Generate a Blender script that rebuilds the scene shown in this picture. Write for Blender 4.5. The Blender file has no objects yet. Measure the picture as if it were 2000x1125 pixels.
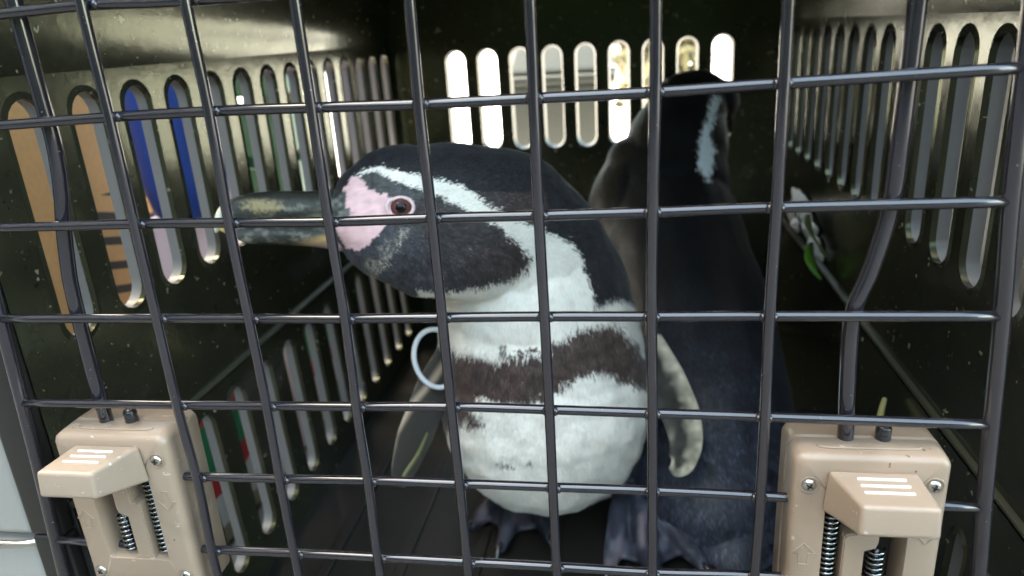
import bpy, bmesh, math, random
import numpy as np
from mathutils import Vector, Matrix
from mathutils.bvhtree import BVHTree

random.seed(7)
RNG = np.random.default_rng(11)
SC = bpy.context.scene
COL = SC.collection
R = math.radians

# ------------------------------------------------------------------ camera
CAM = Vector((0.0649, -0.2307, 0.0927))
FWD = Vector((-0.1622, 0.9298, -0.3304)).normalized()
RT = Vector((0.9867, 0.1501, -0.0621)); RT = (RT - FWD * RT.dot(FWD)).normalized()
UP = RT.cross(FWD)
cd = bpy.data.cameras.new('camera'); cam = bpy.data.objects.new('camera', cd); COL.objects.link(cam)
cam.matrix_world = Matrix(((RT.x, UP.x, -FWD.x, CAM.x), (RT.y, UP.y, -FWD.y, CAM.y), (RT.z, UP.z, -FWD.z, CAM.z), (0, 0, 0, 1)))
cd.sensor_width = 36; cd.lens = 18 / math.tan(R(35)); cd.clip_start = .01; cd.clip_end = 500
cd.dof.use_dof = True; cd.dof.focus_distance = .275; cd.dof.aperture_fstop = cd.lens / 2.3
SC.camera = cam

# ------------------------------------------------------------------ world, sun, exposure
SUN_EL, SUN_AZ = 50, -88          # azimuth measured from +Y towards +X
wd = bpy.data.worlds.new('World'); SC.world = wd; wd.use_nodes = True
nt = wd.node_tree; bg = nt.nodes['Background']
sky = nt.nodes.new('ShaderNodeTexSky'); sky.sky_type = 'NISHITA'; sky.sun_disc = False
sky.sun_elevation = R(SUN_EL); sky.sun_rotation = R(SUN_AZ)
sky.air_density = 1.0; sky.dust_density = 3.0; sky.ozone_density = 1.0
tint = nt.nodes.new('ShaderNodeMix'); tint.data_type = 'RGBA'; tint.blend_type = 'MULTIPLY'; tint.inputs[0].default_value = 1.
tint.inputs[7].default_value = (1.0, .915, .68, 1)                    # the camera's white balance
nt.links.new(sky.outputs[0], tint.inputs[6]); nt.links.new(tint.outputs[2], bg.inputs[0]); bg.inputs[1].default_value = .15
sl = bpy.data.lights.new('sun', 'SUN'); sl.energy = 4.0; sl.angle = R(.5); sl.color = (1, .95, .87)
sun = bpy.data.objects.new('sun', sl); COL.objects.link(sun)
sdir = Vector((math.sin(R(SUN_AZ)) * math.cos(R(SUN_EL)), math.cos(R(SUN_AZ)) * math.cos(R(SUN_EL)), math.sin(R(SUN_EL))))
sun.rotation_euler = sdir.to_track_quat('Z', 'Y').to_euler()
SC.view_settings.view_transform = 'Standard'; SC.view_settings.look = 'None'
SC.view_settings.exposure = 4.25; SC.view_settings.gamma = 1
SC.cycles.max_bounces = 8; SC.cycles.diffuse_bounces = 5; SC.cycles.glossy_bounces = 4

# ------------------------------------------------------------------ helpers
FPX = 1428.15
def at(u, v, d):
    """A point d metres in front of the lens, for laying out the birds."""
    return CAM + (RT * ((u - 1000) / FPX) - UP * ((v - 562.5) / FPX) + FWD) * d

def mat(name, col, rough=.5, metal=0., spec=.5, coat=0., bump=None, vary=None, sheen=0., trans=0., sss=0.):
    m = bpy.data.materials.new(name); m.use_nodes = True
    n = m.node_tree; b = n.nodes['Principled BSDF']
    b.inputs['Base Color'].default_value = (*col, 1); b.inputs['Roughness'].default_value = rough
    b.inputs['Metallic'].default_value = metal; b.inputs['Specular IOR Level'].default_value = spec
    b.inputs['Coat Weight'].default_value = coat; b.inputs['Sheen Weight'].default_value = sheen
    if sss:
        b.inputs['Subsurface Weight'].default_value = sss; b.inputs['Subsurface Radius'].default_value = (.01, .006, .004)
        b.inputs['Subsurface Scale'].default_value = .3
    tc = n.nodes.new('ShaderNodeTexCoord')
    if vary:                                     # (scale, second colour, low, high)
        t = n.nodes.new('ShaderNodeTexNoise'); t.inputs['Scale'].default_value = vary[0]; t.inputs['Detail'].default_value = 6
        r = n.nodes.new('ShaderNodeValToRGB')
        r.color_ramp.elements[0].position = vary[2]; r.color_ramp.elements[1].position = vary[3]
        r.color_ramp.elements[0].color = (*col, 1); r.color_ramp.elements[1].color = (*vary[1], 1)
        n.links.new(tc.outputs['Object'], t.inputs['Vector']); n.links.new(t.outputs[0], r.inputs[0])
        n.links.new(r.outputs[0], b.inputs['Base Color'])
    if bump:                                     # (scale, strength, distance)
        t2 = n.nodes.new('ShaderNodeTexNoise'); t2.inputs['Scale'].default_value = bump[0]; t2.inputs['Detail'].default_value = 4
        bp = n.nodes.new('ShaderNodeBump'); bp.inputs['Strength'].default_value = bump[1]; bp.inputs['Distance'].default_value = bump[2]
        n.links.new(tc.outputs['Object'], t2.inputs['Vector']); n.links.new(t2.outputs[0], bp.inputs['Height'])
        n.links.new(bp.outputs[0], b.inputs['Normal'])
    return m

def specks(m, layers):
    """dirt: (noise scale, threshold low, high, colour) layers over the base colour"""
    n = m.node_tree; b = n.nodes['Principled BSDF']; tc = n.nodes.new('ShaderNodeTexCoord')
    for sc_, lo, hi, col, stretch in layers:
        src = b.inputs['Base Color'].links[0].from_socket if b.inputs['Base Color'].links else None
        mp = n.nodes.new('ShaderNodeMapping'); mp.inputs['Scale'].default_value = stretch; n.links.new(tc.outputs['Object'], mp.inputs['Vector'])
        t = n.nodes.new('ShaderNodeTexNoise'); t.inputs['Scale'].default_value = sc_; t.inputs['Detail'].default_value = 2; n.links.new(mp.outputs[0], t.inputs['Vector'])
        r = n.nodes.new('ShaderNodeMapRange'); r.inputs['From Min'].default_value = lo; r.inputs['From Max'].default_value = hi; n.links.new(t.outputs[0], r.inputs[0])
        x = n.nodes.new('ShaderNodeMix'); x.data_type = 'RGBA'; n.links.new(r.outputs[0], x.inputs[0])
        if src: n.links.new(src, x.inputs[6])
        else: x.inputs[6].default_value = b.inputs['Base Color'].default_value
        x.inputs[7].default_value = (*col, 1); n.links.new(x.outputs[2], b.inputs['Base Color'])
    return m

def tag(o, label=None, cat=None, group=None, kind=None):
    if label: o['label'] = label
    if cat: o['category'] = cat
    if group: o['group'] = group
    if kind: o['kind'] = kind
    return o

def thing(name, label, cat, loc=(0, 0, 0), group=None):
    o = bpy.data.objects.new(name, None); COL.objects.link(o); o.location = loc; o.empty_display_size = .02
    return tag(o, label, cat, group)

def link(name, bm, m, parent=None, smooth=False, loc=None):
    """bm in world (or local when loc is given) coordinates."""
    me = bpy.data.meshes.new(name); bm.to_mesh(me); bm.free()
    return link_me(name, me, m, parent, smooth, loc)

def wloc(o):
    l = Vector(o.location)
    while o.parent: o = o.parent; l += Vector(o.location)
    return l

def link_me(name, me, m, parent=None, smooth=False, loc=None):
    o = bpy.data.objects.new(name, me); COL.objects.link(o)
    for x in (m if isinstance(m, (list, tuple)) else [m]): me.materials.append(x)
    if smooth: me.polygons.foreach_set('use_smooth', [True] * len(me.polygons))
    if parent:
        o.parent = parent
        if loc is None: o.location = -wloc(parent)
    if loc is not None: o.location = loc
    return o

def smooth_by_angle(o, deg=35):
    me = o.data; bm = bmesh.new(); bm.from_mesh(me)
    for f in bm.faces: f.smooth = True
    for e in bm.edges: e.smooth = e.calc_face_angle(3.) < R(deg)
    bm.to_mesh(me); bm.free(); return o

def resample(pts, n):
    pts = [Vector(p) for p in pts]; out = []
    m = len(pts)
    for i in range(m - 1):
        p0 = pts[max(i - 1, 0)]; p1 = pts[i]; p2 = pts[i + 1]; p3 = pts[min(i + 2, m - 1)]
        for k in range(n):
            t = k / n
            out.append(.5 * ((2 * p1) + (p2 - p0) * t + (2 * p0 - 5 * p1 + 4 * p2 - p3) * t * t + (3 * p1 - p0 - 3 * p2 + p3) * t ** 3))
    out.append(pts[-1]); return out

def tube(bm, pts, r, seg=12, cap=True):
    pts = [Vector(p) for p in pts]; rings = []
    rad = r if isinstance(r, (list, tuple)) else [r] * len(pts)
    up = None
    for i, p in enumerate(pts):
        t = (pts[min(i + 1, len(pts) - 1)] - pts[max(i - 1, 0)]).normalized()
        if up is None: up = t.orthogonal().normalized()
        a = (up - t * up.dot(t)).normalized(); up = a; b = t.cross(a)
        rings.append([bm.verts.new(p + (a * math.cos(2 * math.pi * k / seg) + b * math.sin(2 * math.pi * k / seg)) * rad[i]) for k in range(seg)])
    for i in range(len(rings) - 1):
        for k in range(seg):
            bm.faces.new((rings[i][k], rings[i][(k + 1) % seg], rings[i + 1][(k + 1) % seg], rings[i + 1][k]))
    if cap:
        bm.faces.new(rings[0][::-1]); bm.faces.new(rings[-1])
    return rings

def box(bm, c, s, bev=0., seg=2):
    ret = bmesh.ops.create_cube(bm, size=1)
    vs = ret['verts']
    for v in vs: v.co = Vector((v.co.x * s[0] + c[0], v.co.y * s[1] + c[1], v.co.z * s[2] + c[2]))
    if bev:
        es = list({e for v in vs for e in v.link_edges})
        bmesh.ops.bevel(bm, geom=es, offset=bev, segments=seg, affect='EDGES', profile=.6)

def hexa(bm, p, bev=0., seg=2):
    """eight corners: bottom four then top four, same order."""
    vs = [bm.verts.new(q) for q in p]
    fs = [(0, 3, 2, 1), (4, 5, 6, 7), (0, 1, 5, 4), (1, 2, 6, 5), (2, 3, 7, 6), (3, 0, 4, 7)]
    F = [bm.faces.new([vs[i] for i in f]) for f in fs]
    bmesh.ops.recalc_face_normals(bm, faces=F)
    if bev: bmesh.ops.bevel(bm, geom=list({e for f in F for e in f.edges}), offset=bev, segments=seg, affect='EDGES', profile=.6)

# ------------------------------------------------------------------ materials
M = {}
M['inner'] = mat('inner_dark_plastic', (.019, .019, .012), .19, spec=.6, bump=(70, .05, .001), vary=(14, (.027, .0265, .0165), .4, .75))
specks(M['inner'], [(26, .60, .80, (.060, .054, .046), (1, .35, 1)), (330, .70, .74, (.16, .155, .11), (1, 1, 1)), (150, .715, .74, (.24, .23, .17), (1, 1, 1)), (170, .70, .72, (.004, .004, .003), (1, 1, 1))])
for _x in M['inner'].node_tree.nodes:
    if _x.type == 'BSDF_PRINCIPLED': _x.inputs['Specular Tint'].default_value = (.88, 1., .62, 1)  # green tint stands in for greenery reflected in the plastic
    if _x.type == 'BUMP': _x.inputs['Strength'].default_value = .22
M['shell'] = mat('outer_pale_plastic', (.18, .182, .185), .36, bump=(300, .1, .0005))
M['lip'] = mat('pale_lip_plastic', (.32, .31, .285), .4, bump=(300, .1, .0005))
M['backrim'] = mat('back_vent_rim', (.075, .07, .04), .35)
M['rimdark'] = mat('rim_dark_plastic', (.016, .0155, .014), .4, bump=(200, .15, .0006))
M['wire'] = mat('coated_wire', (.020, .018, .024), .15, metal=.22, spec=.7, coat=.7, bump=(160, .05, .0004), vary=(45, (.028, .025, .030), .5, .8))
specks(M['wire'], [(600, .735, .755, (.12, .12, .125), (1, 1, 1))])
M['latch'] = mat('beige_plastic', (.31, .228, .165), .30, spec=.5, bump=(220, .06, .0004), vary=(60, (.325, .25, .188), .4, .8), sss=.12)
M['ridge'] = mat('worn_ridge', (.78, .74, .69), .4)
specks(M['latch'], [(30, .58, .80, (.20, .145, .10), (1, 1, 1)), (380, .71, .74, (.46, .38, .31), (.5, 1, 1)), (260, .735, .76, (.10, .075, .05), (1, 1, 1))])
M['knob'] = specks(mat('worn_beige_plastic', (.32, .245, .185), .33, bump=(220, .06, .0004), vary=(60, (.35, .27, .205), .4, .8), sss=.12), [(34, .60, .80, (.22, .165, .115), (1, 1, 1)), (95, .70, .76, (.58, .54, .50), (1, 1, .4)), (420, .69, .73, (.52, .46, .40), (.4, 1, 1))])
M['spring'] = mat('spring_steel', (.30, .33, .33), .16, metal=1.)
M['screw'] = mat('screw_steel', (.62, .60, .56), .28, metal=1.)
M['dark'] = mat('dark_gap', (.02, .017, .014), .6)
M['pin'] = mat('rod_pin', (.02, .02, .024), .25, coat=.5)

# ------------------------------------------------------------------ setting
def ground():
    bm = bmesh.new()
    bmesh.ops.create_grid(bm, x_segments=40, y_segments=40, size=60)
    for v in bm.verts: v.co.z = -.262
    m = mat('asphalt', (.075, .073, .070), .9, bump=(60, .6, .006), vary=(3, (.11, .107, .10), .35, .7))
    tag(link('ground', bm, m), kind='structure')
    bm = bmesh.new(); box(bm, (0, 25.9, -.2605), (90, 50, .005))
    tag(link('pavement', bm, mat('pale_concrete', (.46, .44, .40), .9, bump=(60, .4, .004), vary=(3, (.56, .54, .50), .35, .7))), kind='structure')
ground()

# ------------------------------------------------------------------ carrier
XL, XR, YB, ZF, ZC = -.185, .21, .55, -.237, .25
carrier = thing('pet_carrier', 'dark plastic pet carrier with tall slot vents holding two penguins', 'pet carrier', (0, .28, ZF))

def slotted(bm, o, U, V, N, u0, u1, v0, v1, cols, hw, s0, s1, d0, d1, front=True, back=True, lip=0., taper=0.):
    """A panel with stadium holes: o + u*U + v*V, holes run through from depth d0 to d1 along N."""
    o, U, V, N = map(Vector, (o, U, V, N))
    P = lambda u, v, d: bm.verts.new(o + U * u + V * v + N * d)
    def face(vs):
        try: bm.faces.new(vs)
        except ValueError: pass
    def quad(a, b, c, d, dep): face([P(*a, dep), P(*b, dep), P(*c, dep), P(*d, dep)])
    edges = [u0] + [(cols[i] + cols[i + 1]) / 2 for i in range(len(cols) - 1)] + [u1]
    half = (cols[1] - cols[0]) / 2
    edges[0] = cols[0] - half; edges[-1] = cols[-1] + half
    va, vb = s0 - .008, s1 + .008
    deps = ([d0] if front else []) + ([d1] if back else [])
    for dep in deps:
        quad((u0, v0), (u1, v0), (u1, va), (u0, va), dep); quad((u0, vb), (u1, vb), (u1, v1), (u0, v1), dep)
        quad((u0, va), (edges[0], va), (edges[0], vb), (u0, vb), dep); quad((edges[-1], va), (u1, va), (u1, vb), (edges[-1], vb), dep)
    for i, c in enumerate(cols):
        a, b = edges[i], edges[i + 1]
        prof = []
        n = 10
        for k in range(n + 1):
            th = math.pi * k / n; prof.append((c + hw * math.cos(th), s1 - hw + hw * math.sin(th), th))
        for k in range(n + 1):
            th = math.pi + math.pi * k / n; prof.append((c + hw * math.cos(th), s0 + hw + hw * math.sin(th), th))
        def border(u, v, th):
            dx, dy = math.cos(th), math.sin(th)
            if abs(dx) < .72 and dy > 0: return (c + (u - c) * ((b - c) / hw) * min(1, 1.4142 * 1), vb)
            if abs(dx) < .72: return (c + (u - c) * ((b - c) / hw) * 1, va)
            return (b if dx > 0 else a, vb if (dy > .6) else va if dy < -.6 else v)
        outer = []
        for (u, v, th) in prof:
            q = border(u, v, th); q = (min(max(q[0], a), b), q[1]); outer.append(q)
        # snap the four corners
        for want in ((b, vb), (a, vb), (a, va), (b, va)):
            k = min(range(len(outer)), key=lambda k: (outer[k][0] - want[0]) ** 2 + (outer[k][1] - want[1]) ** 2); outer[k] = want
        L = len(prof)
        for k in range(L):
            k2 = (k + 1) % L
            tp = lambda q: (c + (q[0] - c) * (1 - taper / hw), (s0 + s1) / 2 + (q[1] - (s0 + s1) / 2) * (1 - 2 * taper / (s1 - s0)))
            for dep in deps: quad(outer[k], outer[k2], tp(prof[k2]) if dep == d1 else prof[k2][:2], tp(prof[k]) if dep == d1 else prof[k][:2], dep)
            face([P(*prof[k][:2], d0), P(*prof[k2][:2], d0), P(*tp(prof[k2]), d1), P(*tp(prof[k]), d1)])
        if lip:
            for k in range(L):
                k2 = (k + 1) % L
                s = 1.16
                g = lambda q: (c + (q[0] - c) * s, (q[1] - (s0 + s1) / 2) * (1 + .003 / (s1 - s0) * 2) + (s0 + s1) / 2)
                face([P(*prof[k][:2], d0), P(*prof[k2][:2], d0), P(*prof[k2][:2], d0 - lip), P(*prof[k][:2], d0 - lip)])
                face([P(*prof[k][:2], d0 - lip), P(*prof[k2][:2], d0 - lip), P(*g(prof[k2]), d0), P(*g(prof[k]), d0)])
    bmesh.ops.remove_doubles(bm, verts=bm.verts, dist=1e-5)
    bmesh.ops.recalc_face_normals(bm, faces=bm.faces)

def vent_panel(o, U, V, N, u0, u1, v0, v1, cols, hw, s0, s1, taper=0.):
    bm = bmesh.new(); slotted(bm, o, U, V, N, u0, u1, v0, v1, cols, hw, s0, s1, 0, .0022, True, True, .0008)
    w = link('vented_wall', bm, M['inner'], carrier)
    bm = bmesh.new(); slotted(bm, o, U, V, N, u0, u1, v0, v1, cols, hw + .0006, s0 - .0006, s1 + .0006,   .0024, .0083, True, True, 0., taper)
    smooth_by_angle(link('slotted_shell', bm, M['backrim' if taper else 'shell'], carrier), 40)
    smooth_by_angle(w, 40)

colsL = [.0475 + .0368 * k for k in range(14)]
colsR = [.0625 + .0345 * k for k in range(14)]
colsB = [-.1155 + .0338 * k for k in range(9)]
colsLL = [.0749 + .0369 * k for k in range(12)]
Yf = .012
# upper walls
vent_panel((XL, 0, 0), (0, 1, 0), (0, 0, 1), (-1, 0, 0), Yf, YB, -.094, .088, colsL, .0112, -.0275, .0790)
vent_panel((XR, 0, 0), (0, 1, 0), (0, 0, 1), (1, 0, 0), Yf, YB, -.094, .088, colsR, .0110, -.0250, .0810)
vent_panel((0, YB, 0), (1, 0, 0), (0, 0, 1), (0, 1, 0), XL, XR, -.094, .088, colsB, .0105, -.0265, .0775, .0022)
# lower walls lean in a little towards the floor
lean = Vector((.006, 0, -.140)).normalized()
vent_panel((XL + .003, 0, -.097), (0, 1, 0), -lean, (-1, 0, 0), Yf, YB - .003, -.1405, 0, colsLL, .0095, -.1180, -.0100)
lean2 = Vector((-.006, 0, -.140)).normalized()
vent_panel((XR - .003, 0, -.097), (0, 1, 0), -lean2, (1, 0, 0), Yf, YB - .003, -.1405, 0, [.031, .060, .089], .0075, -.1180, -.0300)
bm = bmesh.new(); box(bm, ((XL + XR) / 2, YB + .004, -.168), (XR - XL, .012, .139), .002)
link('lower_back_wall', bm, M['inner'], carrier)
# ledge at the joint of the two halves
M['joint'] = mat('joint_edge', (.055, .055, .038), .3)
for s, X in ((1, XL), (-1, XR)):
    bm = bmesh.new(); box(bm, (X + s * .0008, (Yf + YB) / 2, -.0955), (.0036, YB - Yf, .0026), .0008); link('joint_ledge', bm, M['joint'], carrier)
bm = bmesh.new(); box(bm, ((XL + XR) / 2, YB - .001, -.0955), (XR - XL - .006, .0036, .0026), .0008); link('joint_ledge', bm, M['joint'], carrier)
# roof: shoulders leaning in from the vented walls, then arched over
bm = bmesh.new(); LEAN = math.tan(R(6.5)); zs = .0880; half_ = [(-.0010, .0862)]
for k in range(6): z = zs + (ZC - .04 - zs) * k / 5; half_.append(((z - zs) * LEAN, z))
x1, z1 = half_[-1]
for k in range(1, 10): th = math.pi / 2 * k / 9; half_.append((x1 + .05 * (1 - math.cos(th)), z1 + .04 * math.sin(th)))
prof = [(XL + x, z) for x, z in half_] + [(XR - x, z) for x, z in half_[::-1]]
for d in (0, .004):
    rows = [[bm.verts.new((x + (-d if x < .01 else d), y, z + (d if z > .24 else 0))) for x, z in prof] for y in (Yf, YB + .015)]
    for k in range(len(prof) - 1): bm.faces.new((rows[0][k], rows[0][k + 1], rows[1][k + 1], rows[1][k]))
bmesh.ops.recalc_face_normals(bm, faces=bm.faces)
link('roof', bm, M['inner'], carrier, smooth=True)
bm = bmesh.new()
for d in (0, .014):
    vs = [bm.verts.new((x, YB + d + .0003, z)) for x, z in prof]; bm.faces.new(vs if d else vs[::-1])
link('roof_gable', bm, M['inner'], carrier)
# floor tray with shallow ribs
bm = bmesh.new(); box(bm, ((XL + XR) / 2, (Yf + YB) / 2, ZF - .004), (XR - XL - .01, YB - Yf, .008), .001)
M['tray'] = mat('tray_plastic', (.010, .009, .0075), .4, bump=(40, .4, .002), vary=(22, (.020, .016, .012), .5, .75))
tray = link('floor_tray', bm, M['tray'], carrier)
for k in range(7):
    bm = bmesh.new(); box(bm, ((XL + XR) / 2 - .15 + .05 * k, (Yf + YB) / 2 + .03, ZF), (.008, YB - Yf - .1, .004), .0012); link('tray_rib', bm, M['tray'], tray)

# opening rim: dark inner ring, pale outer lip in two halves
def ring(name, w0, w1, y0, y1, za, zb, m, bev):
    for s, X in ((-1, XL), (1, XR)):
        bm = bmesh.new()
        xc = X + s * (w0 + w1) / 2
        box(bm, (xc, (y0 + y1) / 2, (za + zb) / 2), (w1 - w0, y1 - y0, zb - za), bev, 3)
        smooth_by_angle(link(name, bm, m, carrier), 40)
ring('opening_rim', -.0005, .0165, .004, .0118, -.106, .25, M['rimdark'], .002)
ring('opening_rim', -.0005, .0165, .004, .0118, -.255, -.1066, M['rimdark'], .002)
ring('outer_lip', .0168, .048, .006, .035, -.1085, .25, M['lip'], .004)
ring('outer_lip', .0168, .048, .006, .035, -.258, -.1125, M['lip'], .004)
bm = bmesh.new(); tube(bm, resample([(XL - .050, .004, -.1105), (XL - .030, .0025, -.1105), (XL - .0172, .0045, -.1105), (XL - .0165, .009, -.1105)], 5), .0016, 10)
link('lip_clip', bm, M['screw'], carrier, smooth=True)
for z_ in (ZF - .006, ZC + .03):
    bm = bmesh.new(); box(bm, ((XL + XR) / 2, .02, z_), (XR - XL + .06, .03, .03), .004); link('outer_lip', bm, M['lip'], carrier)

# ------------------------------------------------------------------ wire door
door = thing('wire_door', 'dark wire grid door with two latch rods across the carrier opening', 'cage door', (0, 0, -.17))
RW = .00178
ROWS = {
 'A': [(-.1725, .1085), (-.1414, .1087), (-.1068, .1093), (-.0715, .1083), (0, .1085), (.108, .109), (.172, .109)],
 'B': [(-.1735, .0730), (-.1535, .0728), (-.1079, .0737), (-.0715, .0739), (-.0359, .0734), (-.0004, .0728), (.0358, .0728), (.0721, .0728), (.1085, .0735), (.1735, .0744)],
 'C': [(-.1750, .0360), (-.1081, .0362), (-.0722, .0358), (-.0358, .0353), (.0001, .0357), (.0355, .0357), (.0714, .0359), (.1085, .0364), (.1762, .0364)],
 'D': [(-.1770, -.0002), (-.1083, -.0002), (-.0717, -.0003), (-.0352, -.0004), (.0002, 0), (.0357, .0003), (.0711, .0002), (.1083, .0003), (.1790, 0)],
 'E': [(-.1795, -.0370), (-.1085, -.0366), (-.0714, -.0362), (-.0359, -.0358), (.0002, -.0351), (.0357, -.0356), (.0715, -.0362), (.1087, -.0368), (.1818, -.0382)],
 'F': [(-.1815, -.0700), (-.1074, -.0692), (-.0719, -.0688), (-.0357, -.068), (.0004, -.068), (.0355, -.0681), (.0715, -.0681), (.1087, -.0687), (.1845, -.0703)],
 'G': [(-.1840, -.1045), (-.1087, -.1051), (-.0719, -.1046), (-.0364, -.1044), (.0003, -.1044), (.0354, -.1045), (.0716, -.1048), (.1138, -.1036), (.1868, -.104)],
 'H': [(-.1865, -.141), (.0, -.1405), (.189, -.141)]}
for k, pts in ROWS.items():
    bm = bmesh.new(); tube(bm, resample([(x, 0, z) for x, z in pts], 4), RW, 14)
    link('horizontal_wire', bm, M['wire'], door, smooth=True)
crow = ['B', 'C', 'D', 'E', 'F', 'G']
for j in range(7):
    x0 = (j - 3) * .0361
    pts = [(x0 - (x0 * .004), -.0033, .17), (x0, -.0033, .109)]
    for r in crow:
        q = min(ROWS[r], key=lambda q: abs(q[0] - x0)); pts.append(((q[0] if abs(q[0] - x0) < .003 else x0) + 0, -.0033, q[1]))
    pts += [(x0, -.0033, -.141), (x0, -.0033, -.20)]
    bm = bmesh.new(); tube(bm, resample(pts, 4), RW * 1.03, 14)
    link('vertical_wire', bm, M['wire'], door, smooth=True)
# weld beads at the crossings
bm = bmesh.new()
for r in crow + ['A']:
    for (x, z) in ROWS[r]:
        if abs(x) < .112 and abs((x + .0361 * 3) / .0361 - round((x + .0361 * 3) / .0361)) < .08:
            for s in (-1, 1):
                mtx = Matrix.Translation((x + s * .0017, -.0012, z)) @ Matrix.Diagonal((.9, 1., 1.15, 1))
                bmesh.ops.create_icosphere(bm, subdivisions=2, radius=.00150, matrix=mtx)
tag(link('weld_beads', bm, M['wire'], door, smooth=True), kind='stuff')
for s in (-1, 1):
    fx = [(.169, .17), (.173, .11), (.1765, .04), (.1797, 0), (.1835, -.06), (.1885, -.124), (.191, -.165), (.186, -.19), (.17, -.2), (0, -.2)]
    bm = bmesh.new(); tube(bm, resample([(s * x - (.0015 if s > 0 else -.0015), .0005, z) for x, z in fx], 6), .0026, 16)
    link('frame_wire', bm, M['wire'], door, smooth=True)
# latch rods, bent round the side
LZ = -.047
rodL = [(-.1392, .17), (-.1390, .113), (-.1385, .080), (-.1382, .066), (-.1400, .050), (-.1436, .034), (-.1462, .019), (-.1472, .010), (-.1480, -.012), (-.1482, -.035), (-.1475, -.060)]
rodR = [(.1449, .17), (.1447, .094), (.1443, .055), (.1440, .040), (.1425, .027), (.1395, .013), (.1365, .003), (.1356, -.006), (.1362, -.025), (.1372, -.044), (.1376, -.060)]
for pts in (rodL, rodR):
    bm = bmesh.new(); tube(bm, resample([(x, .0047, z) for x, z in pts], 6), .0027, 18)
    link('latch_rod', bm, M['wire'], door, smooth=True)

def arrow_bm(cx, y, cz, up, s):
    bm = bmesh.new(); d = 1 if up else -1
    pts = [(-.0016, -.0045), (.0016, -.0045), (.0016, .0005), (.0040, .0005), (0, .0048), (-.0040, .0005), (-.0016, .0005)]
    ring_ = [Vector((cx + a * s, y, cz + b * d * s)) for a, b in pts]
    return ring_

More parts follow.
